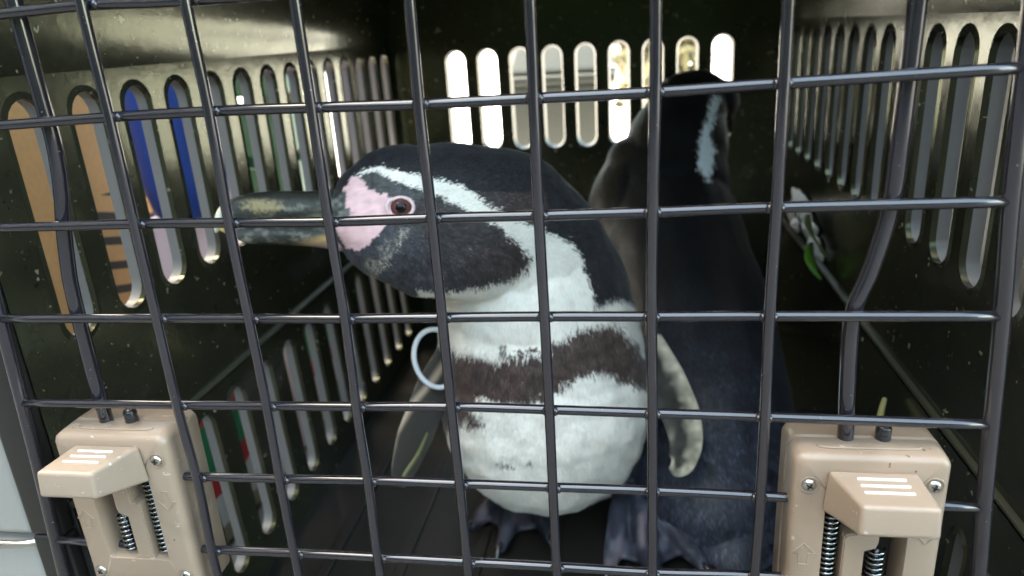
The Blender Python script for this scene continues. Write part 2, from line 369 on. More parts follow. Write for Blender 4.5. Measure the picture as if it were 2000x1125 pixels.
def make_latch(cx, up_side, pin_dx, mirror):
    """Beige spring latch clamped on the door: housing, slider with thumb knob, springs, screws, pin."""
    w, h, yf, yb, zt = .0248, .080, -.0072, .0175, LZ
    root = bpy.data.objects.new('latch', None); COL.objects.link(root); root.parent = door; root.location = Vector((cx, 0, LZ)) - wloc(door)
    root.empty_display_size = .01
    zb = zt - h
    wx0, wx1 = -.0138, .0138       # the channel
    wz0, wz1 = zb + .021, zt - .0135
    bm = bmesh.new()
    # front plate as a frame round the channel
    N = 7
    def rr(x0, x1, z0, z1, r, n=N):
        pts = []
        for (ax, az, t0) in ((x1 - r, z1 - r, 0), (x0 + r, z1 - r, 90), (x0 + r, z0 + r, 180), (x1 - r, z0 + r, 270)):
            for k in range(n): th = R(t0 + 90 * k / (n - 1)); pts.append((ax + r * math.cos(th), az + r * math.sin(th)))
        return pts
    def loop(pts, y): return [bm.verts.new((cx + x, y, z)) for x, z in pts]
    def bridge(a, b):
        for k in range(len(a)): bm.faces.new((a[k], a[(k + 1) % len(a)], b[(k + 1) % len(a)], b[k]))
    o1 = loop(rr(-w + .0026, w - .0026, zb + .0026, zt - .0026, .0022), yf)
    o2 = loop(rr(-w + .0010, w - .0010, zb + .0010, zt - .0010, .0032), yf + .0007)
    o2b = loop(rr(-w + .0002, w - .0002, zb + .0002, zt - .0002, .0038), yf + .0019)
    o3 = loop(rr(-w, w, zb, zt, .004), yf + .0036)
    o4 = loop(rr(-w - .0002, w + .0002, zb, zt + .0002, .004), .0042)
    o4b = loop(rr(-w + .0008, w - .0008, zb, zt - .0006, .004), .0046)
    o4c = loop(rr(-w + .0008, w - .0008, zb, zt - .0006, .004), .0056)
    o4d = loop(rr(-w - .0002, w + .0002, zb, zt + .0002, .004), .0060)
    o5 = loop(rr(-w, w, zb, zt, .004), yb - .002)
    o6 = loop(rr(-w + .002, w - .002, zb + .002, zt - .002, .003), yb)
    i1 = loop(rr(wx0, wx1, wz0, wz1, .0008), yf); i2 = loop(rr(wx0 + .0003, wx1 - .0003, wz0 + .0003, wz1 - .0003, .0008), yf + .0005)
    i3 = loop(rr(wx0 + .0003, wx1 - .0003, wz0 + .0003, wz1 - .0003, .0008), .006)
    for a, b in ((i1, o1), (o1, o2), (o2, o2b), (o2b, o3), (o3, o4), (o4, o4b), (o4b, o4c), (o4c, o4d), (o4d, o5), (o5, o6), (i2, i1), (i3, i2)): bridge(a, b)
    bm.faces.new(o6)
    bmesh.ops.recalc_face_normals(bm, faces=bm.faces)
    smooth_by_angle(link('housing', bm, M['latch'], root), 50)
    bm = bmesh.new(); box(bm, (cx + (wx0 + wx1) / 2, .0064, (wz0 + wz1) / 2), (wx1 - wx0 + .002, .0006, wz1 - wz0 + .002))
    link('channel_floor', bm, M['dark'], root)
    # raised edge on the top face
    bm = bmesh.new()
    ridge = [(cx - .0165, -.0005, zt + .0002), (cx - .014, -.0022, zt + .0003), (cx, -.0024, zt + .0003), (cx + .014, -.0022, zt + .0003), (cx + .0165, -.0005, zt + .0002)]
    tube(bm, resample(ridge, 5), .00045, 6); link('top_ridge', bm, M['latch'], root, smooth=True)
    # slider strip with its step
    m_ = -1 if mirror else 1
    S = lambda x: cx + m_ * x
    outl = [(-.0028, wz1 - .002), (.0050, wz1 - .002), (.0050, zt - .0345), (.0043, zt - .0370), (.0006, zt - .0385), (.0006, wz0), (-.0066, wz0), (-.0066, zt - .0330), (-.0058, zt - .0318), (-.0028, zt - .0312)]
    bm = bmesh.new(); a = [bm.verts.new((S(x), yf + .0004, z)) for x, z in outl]; b = [bm.verts.new((S(x), .0055, z)) for x, z in outl]
    bm.faces.new(a); bm.faces.new(b)
    for k in range(len(a)): bm.faces.new((a[k], a[(k + 1) % len(a)], b[(k + 1) % len(a)], b[k]))
    bmesh.ops.recalc_face_normals(bm, faces=bm.faces)
    bmesh.ops.bevel(bm, geom=[e for e in bm.edges if all(abs(v.co.y - (yf + .0004)) < 1e-6 for v in e.verts)], offset=.0005, segments=2, affect='EDGES')
    slider = link('slider', bm, M['latch'], root)
    # thumb knob: wide against the housing, narrower in front
    kz = zt - .0048 + (.0014 if mirror else 0)
    bx, fxw = .0152, .0118
    sh = .0024 * (1 if not mirror else -1)
    y0, y1 = yf - .0003, yf - .0225
    p = [(cx - bx, y0, kz - .0165), (cx + bx, y0, kz - .0165), (cx + fxw + sh, y1, kz - .0098), (cx - fxw + sh, y1, kz - .0098),
         (cx - bx + .0012, y0, kz - .0005), (cx + bx - .0012, y0, kz - .0005), (cx + fxw - .0004 + sh, y1 + .0012, kz + .0005), (cx - fxw + .0004 + sh, y1 + .0012, kz + .0005)]
    bm = bmesh.new(); hexa(bm, p, .0016, 4); knob = smooth_by_angle(link('thumb_knob', bm, M['knob'], root), 60)
    bm = bmesh.new()
    for k in range(3):
        yy = yf - .0055 - .0040 * k; zz = kz - .0005 + .0010 * (.0055 + .0040 * k) / .0222 + .0001
        box(bm, (cx + .0004 * k * 0 + sh * .5, yy, zz), (.0150, .0009, .0009), .0003)
    link('grip_line', bm, M['ridge'], knob)
    # springs on either side of the slider
    for sx, z0, z1 in ((-.0101, wz0 + .001, zt - .0150), (.0060, wz0 + .001, zt - .0400)):
        bm = bmesh.new(); n = int((z1 - z0) / .0021); pts = []
        for k in range(n * 12 + 1):
            th = 2 * math.pi * k / 12; pts.append((S(sx) + .0028 * math.cos(th), -.0022 + .0028 * math.sin(th), z0 + (z1 - z0) * k / (n * 12)))
        tube(bm, pts, .00052, 6); link('spring', bm, M['spring'], root, smooth=True)
        bm = bmesh.new(); tube(bm, [(S(sx), -.0022, z0), (S(sx), -.0022, z1)], .0013, 10); link('guide_pin', bm, M['pin'], root, smooth=True)
    # screws
    for sx, sz in ((-.0196, zt - .0115), (.0196, zt - .0105), (-.0196, zb + .0140), (.0196, zb + .0140)):
        bm = bmesh.new()
        c = Vector((cx + sx, yf - .0002, sz)); prof_ = [(.0034, 0), (.0030, -.0003), (.0026, .0008), (.0025, .0022)]
        rings = [[bm.verts.new(c + Vector((r_ * math.cos(2 * math.pi * k / 20), d_, r_ * math.sin(2 * math.pi * k / 20)))) for k in range(20)] for r_, d_ in prof_]
        for i in range(3):
            for k in range(20): bm.faces.new((rings[i][k], rings[i][(k + 1) % 20], rings[i + 1][(k + 1) % 20], rings[i + 1][k]))
        bmesh.ops.recalc_face_normals(bm, faces=bm.faces)
        link('screw_well', bm, M['latch'], root, smooth=True)
        bm = bmesh.new(); prof_ = [(.00245, .0012), (.0023, -.0002), (.0017, -.0008), (.0001, -.0010)]
        rings = [[bm.verts.new(c + Vector((r_ * math.cos(2 * math.pi * k / 20), d_, r_ * math.sin(2 * math.pi * k / 20)))) for k in range(20)] for r_, d_ in prof_]
        for i in range(3):
            for k in range(20): bm.faces.new((rings[i][k], rings[i][(k + 1) % 20], rings[i + 1][(k + 1) % 20], rings[i + 1][k]))
        bmesh.ops.recalc_face_normals(bm, faces=bm.faces)
        sc_ = link('screw', bm, M['screw'], root, smooth=True)
        bm = bmesh.new(); a_ = random.random()
        for q in (0, math.pi / 2):
            mt = Matrix.Translation(c + Vector((0, -.0010, 0))) @ Matrix.Rotation(a_ + q, 4, 'Y')
            r_ = bmesh.ops.create_cube(bm, size=1, matrix=mt @ Matrix.Diagonal((.0024, .0006, .0005, 1)))
        link('cross_slot', bm, M['dark'], sc_)
    # moulded arrows: up on one leg, down on the other
    for sx, sz, up in ((-.0196, zt - .0400, True), (.0196, zt - .0290, False)):
        rg = arrow_bm(cx + sx, yf - .00012, sz, up, .95); bm = bmesh.new()
        tube(bm, rg + [rg[0]], .00026, 5, False); link('arrow_mark', bm, M['latch'], root)
    # short pin beside the rod
    bm = bmesh.new()
    px_ = cx + pin_dx
    tube(bm, [(px_, .0047, zt - .006), (px_, .0047, zt + .0044), (px_, .0047, zt + .0052), (px_, .0047, zt + .0055)], [.0026, .0026, .0022, .0010], 18)
    link('pin', bm, M['pin'], root, smooth=True)
    return root
make_latch(-.1398, 'L', .0034, True)
make_latch(.1432, 'R', .0062, False)

# ------------------------------------------------------------------ penguins
def featmat(name, rough=.65, sheen=.25):
    m = bpy.data.materials.new(name); m.use_nodes = True; n = m.node_tree; b = n.nodes['Principled BSDF']
    a = n.nodes.new('ShaderNodeAttribute'); a.attribute_name = 'plumage'
    n.links.new(a.outputs['Color'], b.inputs['Base Color'])
    b.inputs['Roughness'].default_value = rough; b.inputs['Sheen Weight'].default_value = sheen; b.inputs['Specular IOR Level'].default_value = .35
    return m
M['feather'] = featmat('plumage'); M['skinpaint'] = featmat('bare_skin_and_down', .55, 0.); M['horn'] = featmat('horn', .46, 0.); M['horn'].node_tree.nodes['Principled BSDF'].inputs['Specular IOR Level'].default_value = .3
_n = M['horn'].node_tree; _t = _n.nodes.new('ShaderNodeTexNoise'); _t.inputs['Scale'].default_value = 260; _t.inputs['Detail'].default_value = 5
_c = _n.nodes.new('ShaderNodeTexCoord'); _m = _n.nodes.new('ShaderNodeMapping'); _m.inputs['Scale'].default_value = (.35, 1, 1); _n.links.new(_c.outputs['Object'], _m.inputs['Vector']); _n.links.new(_m.outputs[0], _t.inputs['Vector'])
_b = _n.nodes.new('ShaderNodeBump'); _b.inputs['Strength'].default_value = .5; _b.inputs['Distance'].default_value = .0012; _n.links.new(_t.outputs[0], _b.inputs['Height']); _n.links.new(_b.outputs[0], _n.nodes['Principled BSDF'].inputs['Normal'])
M['feather2'] = featmat('dark_plumage', .5, .05)

def remesh_chain(chains, voxel, iters):
    bm = bmesh.new(); bmesh.ops.create_icosphere(bm, subdivisions=3, radius=1.); bm.verts.ensure_lookup_table()
    uv_ = np.array([v.co for v in bm.verts]); uf = np.array([[v.index for v in f.verts] for f in bm.faces]); bm.free()
    V = []; Fc = []
    for ch in chains:
        pts = []
        for i in range(len(ch) - 1):
            (p, r), (q, s) = ch[i], ch[i + 1]; n = max(2, int((q - p).length / (min(r, s) * .15)) + 1)
            for k in range(n): t = k / n; t2 = t * t * (3 - 2 * t); pts.append((p.lerp(q, t), r + (s - r) * t2))
        pts.append(ch[-1])
        for p, r in pts: Fc.append(uf + len(V) * len(uv_)); V.append(uv_ * r + np.array(p))
    me = bpy.data.meshes.new('tmp'); V = np.concatenate(V); Fc = np.concatenate(Fc)
    me.vertices.add(len(V)); me.vertices.foreach_set('co', V.ravel()); me.loops.add(Fc.size); me.loops.foreach_set('vertex_index', Fc.ravel())
    me.polygons.add(len(Fc)); me.polygons.foreach_set('loop_start', np.arange(len(Fc)) * 3); me.update(calc_edges=True)
    o = bpy.data.objects.new('tmp', me); COL.objects.link(o)
    md = o.modifiers.new('r', 'REMESH'); md.mode = 'VOXEL'; md.voxel_size = voxel
    sm = o.modifiers.new('s', 'SMOOTH'); sm.factor = .5; sm.iterations = iters
    dg = bpy.context.evaluated_depsgraph_get(); res = bpy.data.meshes.new_from_object(o.evaluated_get(dg))
    bpy.data.objects.remove(o); bpy.data.meshes.remove(me)
    return res

def mesh_np(me):
    v = np.empty(len(me.vertices) * 3); me.vertices.foreach_get('co', v); v = v.reshape(-1, 3)
    me.calc_loop_triangles(); t = np.empty(len(me.loop_triangles) * 3, int); me.loop_triangles.foreach_get('vertices', t)
    n = np.empty(len(me.vertices) * 3); me.vertices.foreach_get('normal', n)
    return v, t.reshape(-1, 3), n.reshape(-1, 3)

CAMn, RTn, UPn, FWDn = (np.array(x) for x in (CAM, RT, UP, FWD))
def to_uv(p):
    q = p - CAMn; z = q @ FWDn
    return 1000 + FPX * (q @ RTn) / z, 562.5 - FPX * (q @ UPn) / z

def inpoly(u, v, poly):
    c = np.zeros(len(u), bool); n = len(poly)
    for i in range(n):
        x1, y1 = poly[i]; x2, y2 = poly[(i + 1) % n]
        if y1 == y2: continue
        k = ((y1 > v) != (y2 > v)) & (u < (x2 - x1) * (v - y1) / (y2 - y1) + x1)
        c ^= k
    return c

def vnoise(u, v, s, seed):
    """smooth value noise in [-1, 1]"""
    g = np.random.default_rng(seed).uniform(-1, 1, (128, 128)); x, y = u / s + 40, v / s + 40
    xi, yi = np.floor(x).astype(int), np.floor(y).astype(int); fx, fy = x - xi, y - yi
    fx = fx * fx * (3 - 2 * fx); fy = fy * fy * (3 - 2 * fy)
    G = lambda a, b: g[a % 128, b % 128]
    return (G(xi, yi) * (1 - fx) + G(xi + 1, yi) * fx) * (1 - fy) + (G(xi, yi + 1) * (1 - fx) + G(xi + 1, yi + 1) * fx) * fy

STRIPE = [(690, 343), (712, 330), (742, 324), (770, 335), (805, 340), (850, 352), (895, 362), (925, 382), (950, 402), (975, 416), (1010, 432), (1060, 450), (1090, 462),
          (1120, 478), (1135, 505), (1150, 560), (1160, 590), (1200, 578), (1240, 592), (1262, 630), (1280, 720), (1290, 900), (1240, 1010), (1080, 1030), (900, 1020), (850, 900), (830, 760), (835, 640), (815, 590), (810, 560),
          (870, 566), (940, 555), (990, 547), (1020, 530), (1038, 502), (1000, 470), (965, 440), (930, 428), (900, 415), (880, 398), (850, 384), (820, 372), (790, 362), (765, 350), (745, 342), (725, 336), (705, 340)]
PINK = [(668, 378), (678, 352), (692, 345), (704, 346), (710, 356), (718, 367), (735, 374), (752, 379), (765, 385), (785, 384), (806, 392), (812, 404), (806, 418), (785, 424), (762, 432), (750, 444), (740, 460), (716, 480), (694, 492), (676, 486), (664, 470), (655, 440), (660, 420), (690, 420), (672, 400)]
BAND = [(845, 645), (875, 668), (895, 684), (920, 688), (955, 696), (990, 688), (1020, 690), (1060, 678), (1085, 668), (1110, 645), (1140, 632), (1170, 630), (1205, 632), (1232, 655), (1250, 690), (1285, 700), (1290, 760), (1250, 752), (1230, 745), (1205, 738), (1190, 722), (1165, 718), (1145, 728), (1110, 742), (1085, 764),
        (1060, 775), (1030, 780), (1000, 786), (965, 782), (935, 774), (920, 785), (935, 800), (948, 825), (925, 826), (900, 815), (885, 835), (862, 842), (838, 850), (830, 740)]
LOOSE = [(1120, 640), (1150, 632), (1180, 648), (1165, 672), (1130, 668)]

def paint_front(p, n, rng, fine=True):
    u, v = to_uv(p)
    j = 5. if fine else 2.5
    uu = u + rng.normal(0, j * .6, len(u)) + vnoise(u, v, 9, 1) * j; vv = v + rng.normal(0, j * .6, len(u)) + vnoise(u, v, 9, 2) * j
    ub = u + rng.normal(0, 6, len(u)) + vnoise(u, v, 18, 3) * 7 + vnoise(u, v, 6, 9) * 5; vb = v + rng.normal(0, 4, len(u)) + vnoise(u, v, 18, 4) * 6 + vnoise(u, v, 5, 8) * 6
    c = np.empty((len(u), 3)); c[:] = (.016, .016, .0195)
    c *= (1 + .35 * vnoise(u, v, 6, 5))[:, None]
    face = np.einsum('ij,ij->i', n, CAMn - p) / np.linalg.norm(CAMn - p, axis=1) > -.25
    # cheek and throat, grey-blue towards the bill, brown at the tip
    cheek = (u < 1062) & (v > 375) & (v < 600) & face
    t = np.clip((u - 760) / 260, 0, 1)[:, None]
    ch = np.array((.050, .051, .062)) * (1 - t) + np.array((.046, .033, .030)) * t
    c = np.where(cheek[:, None], ch * (1 + .4 * vnoise(u, v, 7, 6))[:, None], c)
    # pale streaks behind the gape
    st = np.clip(1 - np.abs((v - 515) + (u - 730) * .95 + vnoise(u, v, 16, 21) * 22) / 24, 0, 1) * ((u > 685) & (u < 800) & (v > 442) & (v < 570))
    st = np.clip(st * 1.2, 0, 1) * (rng.random(len(u)) < .6)
    c = c * (1 - st[:, None]) + np.array((.33, .31, .26)) * st[:, None]
    # white areas
    wh = inpoly(uu, vv, STRIPE) & face
    wcol = np.array((.88, .84, .755)) * (1 + .06 * vnoise(u, v, 12, 7) + .03 * vnoise(u, v, 40, 17))[:, None]
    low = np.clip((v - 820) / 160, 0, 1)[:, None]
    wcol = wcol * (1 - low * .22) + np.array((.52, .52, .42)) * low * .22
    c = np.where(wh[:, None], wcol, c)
    # grey patch in front of the brow
    gp = inpoly(uu, vv, [(690, 346), (712, 338), (735, 336), (752, 345), (775, 358), (815, 372), (845, 385), (838, 412), (815, 400), (790, 386), (765, 384), (735, 376), (716, 368), (705, 352)]) & face
    gc = np.array((.055, .06, .06)) * (1 + .5 * vnoise(u, v, 6, 12))[:, None]
    c = np.where(gp[:, None], gc, c)
    ear = inpoly(uu, vv, [(812, 388), (850, 384), (885, 400), (915, 418), (960, 440), (985, 470), (850, 470), (800, 440), (815, 415)]) & face
    c = np.where(ear[:, None], np.array((.040, .036, .036)) * (1 + .6 * vnoise(u, v, 6, 13))[:, None], c)
    bd = inpoly(ub, vb, BAND) & face
    bc = np.array((.066, .043, .036)) * (1 + .45 * vnoise(u, v, 7, 14))[:, None]
    c = np.where(bd[:, None], bc, c)
    sp = face & (((u - 982) ** 2 + (v - 680) ** 2 < 60) | ((np.abs(u - 985) < 18) & (np.abs(v - 900 + (u - 985) * -.25) < 4 + 3 * vnoise(u, v, 6, 15))) | ((u - 1035) ** 2 + (v - 896) ** 2 * 3 < 50))
    c = np.where(sp[:, None], c * .25, c)
    pj = 3.2 if fine else .8
    pk = inpoly(u + vnoise(u, v, 8, 30) * 4 + rng.normal(0, pj, len(u)), v + vnoise(u, v, 8, 31) * 4 + rng.normal(0, pj, len(u)), PINK) & face
    pc = np.array((.80, .53, .54)) * (1 + .10 * vnoise(u, v, 9, 16) + .10 * vnoise(u * .5 + v, v, 5, 19))[:, None]
    mott = (u < 700) & (v < 432) & (v > 375) & (vnoise(u, v, 11, 18) > (u - 672) / 22.)
    pc = np.where(mott[:, None], np.array((.10, .11, .10)), pc)
    mb = (u < 702) & (v < 445) & (v > 372) & ~pk & face
    mk = np.clip(.35 + .9 * vnoise(u, v, 8, 33), 0, 1)[:, None]; c = np.where(mb[:, None], np.array((.04, .045, .04)) * (1 - mk) + np.array((.26, .27, .24)) * mk, c)
    c = np.where(pk[:, None], pc, c)
    return np.clip(c, .004, .9), pk

def set_attr(me, c):
    a = me.attributes.new('plumage', 'FLOAT_COLOR', 'POINT')
    a.data.foreach_set('color', np.concatenate([c, np.ones((len(c), 1))], 1).astype(np.float32).ravel())

def blades(name, parent, me, count, length_fn, flow_fn, paint, m, width=.0007, lift=.25, skip=None):
    v, t, n = mesh_np(me)
    a = v[t[:, 0]]; b = v[t[:, 1]]; c = v[t[:, 2]]
    ar = np.linalg.norm(np.cross(b - a, c - a), axis=1)
    nn = np.cross(b - a, c - a); nn /= np.linalg.norm(nn, axis=1)[:, None] + 1e-12
    ctr = (a + b + c) / 3
    see = np.einsum('ij,ij->i', nn, CAMn - ctr) / np.linalg.norm(CAMn - ctr, axis=1) > -.45
    w = ar * np.where(see, 1, .12); w /= w.sum()
    k = RNG.choice(len(t), count, p=w)
    r1, r2 = RNG.random(count), RNG.random(count); s = r1 + r2 > 1; r1[s] = 1 - r1[s]; r2[s] = 1 - r2[s]
    p = a[k] + (b[k] - a[k]) * r1[:, None] + (c[k] - a[k]) * r2[:, None]
    vn = n[t[k, 0]]
    col, bare = paint(p, vn, RNG)
    keep = ~bare
    if skip is not None: keep &= ~skip(p)
    p, vn, col = p[keep], vn[keep], col[keep]; N = len(p)
    f = flow_fn(p); f = f - vn * np.einsum('ij,ij->i', f, vn)[:, None]; f /= np.linalg.norm(f, axis=1)[:, None] + 1e-9
    f += RNG.normal(0, .16, (N, 3)); f -= vn * np.einsum('ij,ij->i', f, vn)[:, None]; f /= np.linalg.norm(f, axis=1)[:, None] + 1e-9
    L = length_fn(p) * RNG.uniform(.6, 1.25, N)
    sd = np.cross(vn, f); W = (width * RNG.uniform(.7, 1.3, N))[:, None]
    li = (lift * RNG.uniform(.4, 1.4, N))[:, None]
    base = p - vn * .0006
    mid = p + (f + vn * li * .9) * (L * .55)[:, None]; tip = p + (f + vn * li * .65) * L[:, None]
    V = np.stack([base - sd * W * .5, base + sd * W * .5, mid + sd * W * .45, mid - sd * W * .45, tip], 1).reshape(-1, 3)
    idx = np.arange(N)[:, None] * 5
    quads = idx + np.array([0, 1, 2, 3]); tris = idx + np.array([3, 2, 4])
    mesh = bpy.data.meshes.new(name); mesh.vertices.add(len(V)); mesh.vertices.foreach_set('co', V.ravel())
    loops = np.concatenate([quads, tris], 1).ravel(); mesh.loops.add(len(loops)); mesh.loops.foreach_set('vertex_index', loops)
    mesh.polygons.add(2 * N); st = np.empty(2 * N, int); st[0::2] = np.arange(N) * 7; st[1::2] = np.arange(N) * 7 + 4
    mesh.polygons.foreach_set('loop_start', st)
    mesh.update(calc_edges=True)
    jit = np.exp(RNG.normal(0, 1, N) * np.where(col.mean(1) > .3, .07, .38))[:, None]
    set_attr(mesh, np.repeat(np.clip(col * jit, .003, .92), 5, 0))
    o = link_me(name, mesh, m, parent)
    return tag(o, kind='stuff')

def px2m(rpx, d): return rpx * d / FPX
def chain(lst): return [(at(u, v, d), px2m(r, d)) for u, v, d, r in lst]

# --- the penguin in front
p1 = thing('penguin', 'penguin with pink face, white brow stripe and brown chest band looking left', 'penguin', at(1070, 960, .52), 'penguins inside the carrier')
ch1 = [chain([(772, 425, .400, 116), (835, 424, .412, 140), (892, 430, .422, 150), (985, 438, .445, 145), (1035, 500, .465, 152), (1050, 600, .482, 184), (1058, 700, .495, 200), (1064, 780, .502, 206), (1066, 800, .505, 198)]),
       chain([(730, 420, .392, 88), (772, 440, .398, 112)]), chain([(695, 425, .386, 60), (730, 425, .392, 84)]), chain([(738, 398, .392, 87), (790, 400, .400, 118)]),
       chain([(830, 480, .410, 100), (900, 490, .42, 95), (980, 500, .44, 90)]),
       chain([(1066, 790, .505, 196), (1085, 800, .56, 190), (1100, 880, .62, 120)])]
b1 = remesh_chain(ch1, .0013, 12)
v_, t_, n_ = mesh_np(b1)
uu_, vv_ = to_uv(v_); v_ = v_ + n_ * (.0012 * vnoise(uu_, vv_, 45, 91) + .00025 * vnoise(uu_, vv_, 16, 92))[:, None] * np.clip((vv_ - 470) / 120, .25, 1)[:, None]
b1.vertices.foreach_set('co', v_.ravel()); b1.update(); v_, t_, n_ = mesh_np(b1)
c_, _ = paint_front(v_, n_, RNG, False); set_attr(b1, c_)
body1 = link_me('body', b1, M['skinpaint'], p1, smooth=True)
bvh1 = BVHTree.FromPolygons([Vector(x) for x in v_], [tuple(x) for x in t_])
def hit(bvh, u, v):
    d = (at(u, v, 1) - CAM).normalized(); r = bvh.ray_cast(CAM, d); return r
bill = np.array(at(660, 430, .385)); downv = np.array((0., .1, -1.))
EYE = hit(bvh1, 783, 405); eye_p = np.array(EYE[0])
def flow1(p):
    u, v = to_uv(p); h = np.clip((560 - v) / 120, 0, 1)[:, None]
    a = p - bill; a /= np.linalg.norm(a, axis=1)[:, None]
    return a * h + downv * (1 - h)
def len1(p):
    u, v = to_uv(p); h = np.clip((640 - v) / 200, 0, 1); near = np.clip((u - 680) / 200, .25, 1)
    return .0062 * (1 - h) + .0036 * h * near
def skip1(p): return np.linalg.norm(p - eye_p, axis=1) < .0062
blades('plumage', p1, b1, 300000, len1, flow1, paint_front, M['feather'], .00046, .13, skip1)

# bill: two mandibles
def mandible(name, upper, lower, depth, wid, colfn, parent):
    """Lofted bill half between an upper and a lower profile line."""
    up_ = resample([Vector((a, b, 0)) for a, b in upper], 8); lo = resample([Vector((a, b, 0)) for a, b in lower], 8)
    n = len(up_); bm = bmesh.new(); rings = []; seg = 18
    for i in range(n):
        f = i / (n - 1); d = depth[0] + (depth[1] - depth[0]) * f
        A = at(up_[i].x, up_[i].y, d); B = at(lo[i].x, lo[i].y, d); c = (A + B) / 2; h = (A - B) / 2
        w = (wid[0] + (wid[1] - wid[0]) * f ** .8)
        ring_ = []
        for k in range(seg):
            th = 2 * math.pi * k / seg; ring_.append(bm.verts.new(c + h * math.cos(th) + FWD * (w * math.sin(th))))
        rings.append(ring_)
    for i in range(n - 1):
        for k in range(seg): bm.faces.new((rings[i][k], rings[i][(k + 1) % seg], rings[i + 1][(k + 1) % seg], rings[i + 1][k]))
    bm.faces.new(rings[-1]); bm.faces.new(rings[0][::-1])
    bmesh.ops.recalc_face_normals(bm, faces=bm.faces)
    bmesh.ops.subdivide_edges(bm, edges=bm.edges, cuts=2, use_grid_fill=True)
    me = bpy.data.meshes.new(name); bm.to_mesh(me); bm.free()
    v, t, n2 = mesh_np(me); set_attr(me, colfn(v)); return link_me(name, me, M['horn'], parent, smooth=True)
def horn_up(p):
    u, v = to_uv(p); s = u * .9 - v * .5
    a = vnoise(u + .6 * v, v * 1.9, 24, 41); b = .6 * vnoise(u + .9 * v, v * 2.2, 9, 42) + .7 * vnoise(u - .6 * v, v * 2., 4.5, 43); q = vnoise(u * .7 + v * 1.4, v * 2.6, 7, 47)
    c = np.empty((len(u), 3)); c[:] = (.030, .032, .026)
    t = np.clip(a * 1.3 + b * .9 - .1, 0, 1)[:, None]; c = c * (1 - t) + np.array((.13, .125, .085)) * t
    tan = np.clip(1.1 - ((u - 512) / 44) ** 2 - ((v - 402) / 17) ** 2 + b * .7, 0, 1)[:, None]; c = c * (1 - tan) + np.array((.30, .24, .115)) * tan
    w1 = np.clip(1.2 - ((u - 585) / 30) ** 2 - ((v - 408) / 10) ** 2 + b, 0, 1)[:, None] * .6; c = c * (1 - w1) + np.array((.24, .24, .19)) * w1
    dk_ = np.clip(1 - np.abs(v - 428 + (u - 540) * .30) / 9 + b * .8, 0, 1)[:, None] * ((u > 520) & (u < 690))[:, None]; c = c * (1 - dk_ * .85) + np.array((.012, .013, .012)) * dk_ * .85
    gry = np.clip((u - 612) / 40, 0, 1)[:, None] * np.clip(.35 + b * 1.4, 0, 1)[:, None]; c = c * (1 - gry) + np.array((.19, .20, .175)) * gry
    top = np.clip((394 - v + 6 * b) / 14, 0, 1)[:, None]; c = c * (1 - top * .85) + np.array((.014, .015, .013)) * top * .85
    cr = (np.abs(q) < .05) & (u < 680); c = np.where(cr[:, None], c * .5, c)
    tip = np.clip((436 - u) / 8, 0, 1)[:, None]; c = c * (1 - tip) + np.array((.75, .72, .55)) * tip  # bright rim highlight painted into the horn at the tip
    return np.clip(c, .004, .9)
def horn_lo(p):
    u, v = to_uv(p); a = vnoise(u + .3 * v, v * 2, 24, 44); b = .6 * vnoise(u + v, v * 2, 9, 45) + .6 * vnoise(u, v * 2, 5, 46)
    c = np.empty((len(u), 3)); c[:] = (.030, .033, .028)
    t = np.clip(a * 1.2 + b * 1.0 + .05, 0, 1)[:, None]; c = c * (1 - t) + np.array((.17, .16, .12)) * t
    pw = np.clip(vnoise(u + 40, v * 2.5, 16, 48) * 1.2 - .3 + b * .5, 0, 1)[:, None] * .6; c = c * (1 - pw) + np.array((.24, .20, .16)) * pw
    y = np.clip((u - 560) / 60, 0, 1)[:, None] * np.clip(1 - np.abs(v - 466 + (u - 640) * .25) / 13, 0, 1)[:, None]; c = c * (1 - y) + np.array((.42, .28, .10)) * y
    pk = np.clip((u - 560) / 100, 0, 1)[:, None] * np.clip((v - 470) / 10, 0, 1)[:, None]; c = c * (1 - pk) + np.array((.55, .36, .34)) * pk
    tip = np.clip((440 - u) / 8, 0, 1)[:, None]; c = c * (1 - tip) + np.array((.75, .45, .12)) * tip
    return np.clip(c, .004, .9)
mandible('upper_bill', [(722, 358), (668, 364), (630, 372), (590, 373), (545, 373), (500, 376), (462, 384), (436, 398), (424, 414), (420, 432), (420, 446)],
         [(722, 448), (668, 448), (630, 445), (590, 443), (545, 442), (500, 442), (462, 443), (440, 446), (430, 450), (424, 454), (422, 455)], (.393, .370), (.0120, .0016), horn_up, p1)
mandible('lower_bill', [(722, 446), (670, 443), (635, 441), (590, 440), (545, 440), (500, 440), (465, 440), (440, 442), (432, 444)],
         [(722, 480), (668, 491), (635, 485), (590, 480), (545, 478), (510, 477), (480, 474), (455, 464), (432, 452)], (.394, .371), (.0105, .0016), horn_lo, p1)

# eye
def sphere(bm, c, r, sub=4): bmesh.ops.create_icosphere(bm, subdivisions=sub, radius=r, matrix=Matrix.Translation(c))
en = (CAM - EYE[0]).normalized(); en = (en * .75 + EYE[1] * .25).normalized()
ec = EYE[0] - en * .0030
bm = bmesh.new(); sphere(bm, ec, .0060); eye = link('eye', bm, mat('eye_iris', (.075, .030, .026), .12, spec=.3, vary=(700, (.15, .06, .05), .3, .7)), p1, smooth=True)
ex = en.orthogonal().normalized(); ey = en.cross(ex)
bm = bmesh.new()
rings = []
for rr_, hh in ((.0, .00612), (.0011, .00603), (.0020, .00574), (.0027, .00540)):
    rings.append([bm.verts.new(ec + en * hh + (ex * math.cos(2 * math.pi * k / 24) + ey * math.sin(2 * math.pi * k / 24)) * max(rr_, 1e-5)) for k in range(24)])
for i in range(3):
    for k in range(24): bm.faces.new((rings[i][k], rings[i][(k + 1) % 24], rings[i + 1][(k + 1) % 24], rings[i + 1][k]))
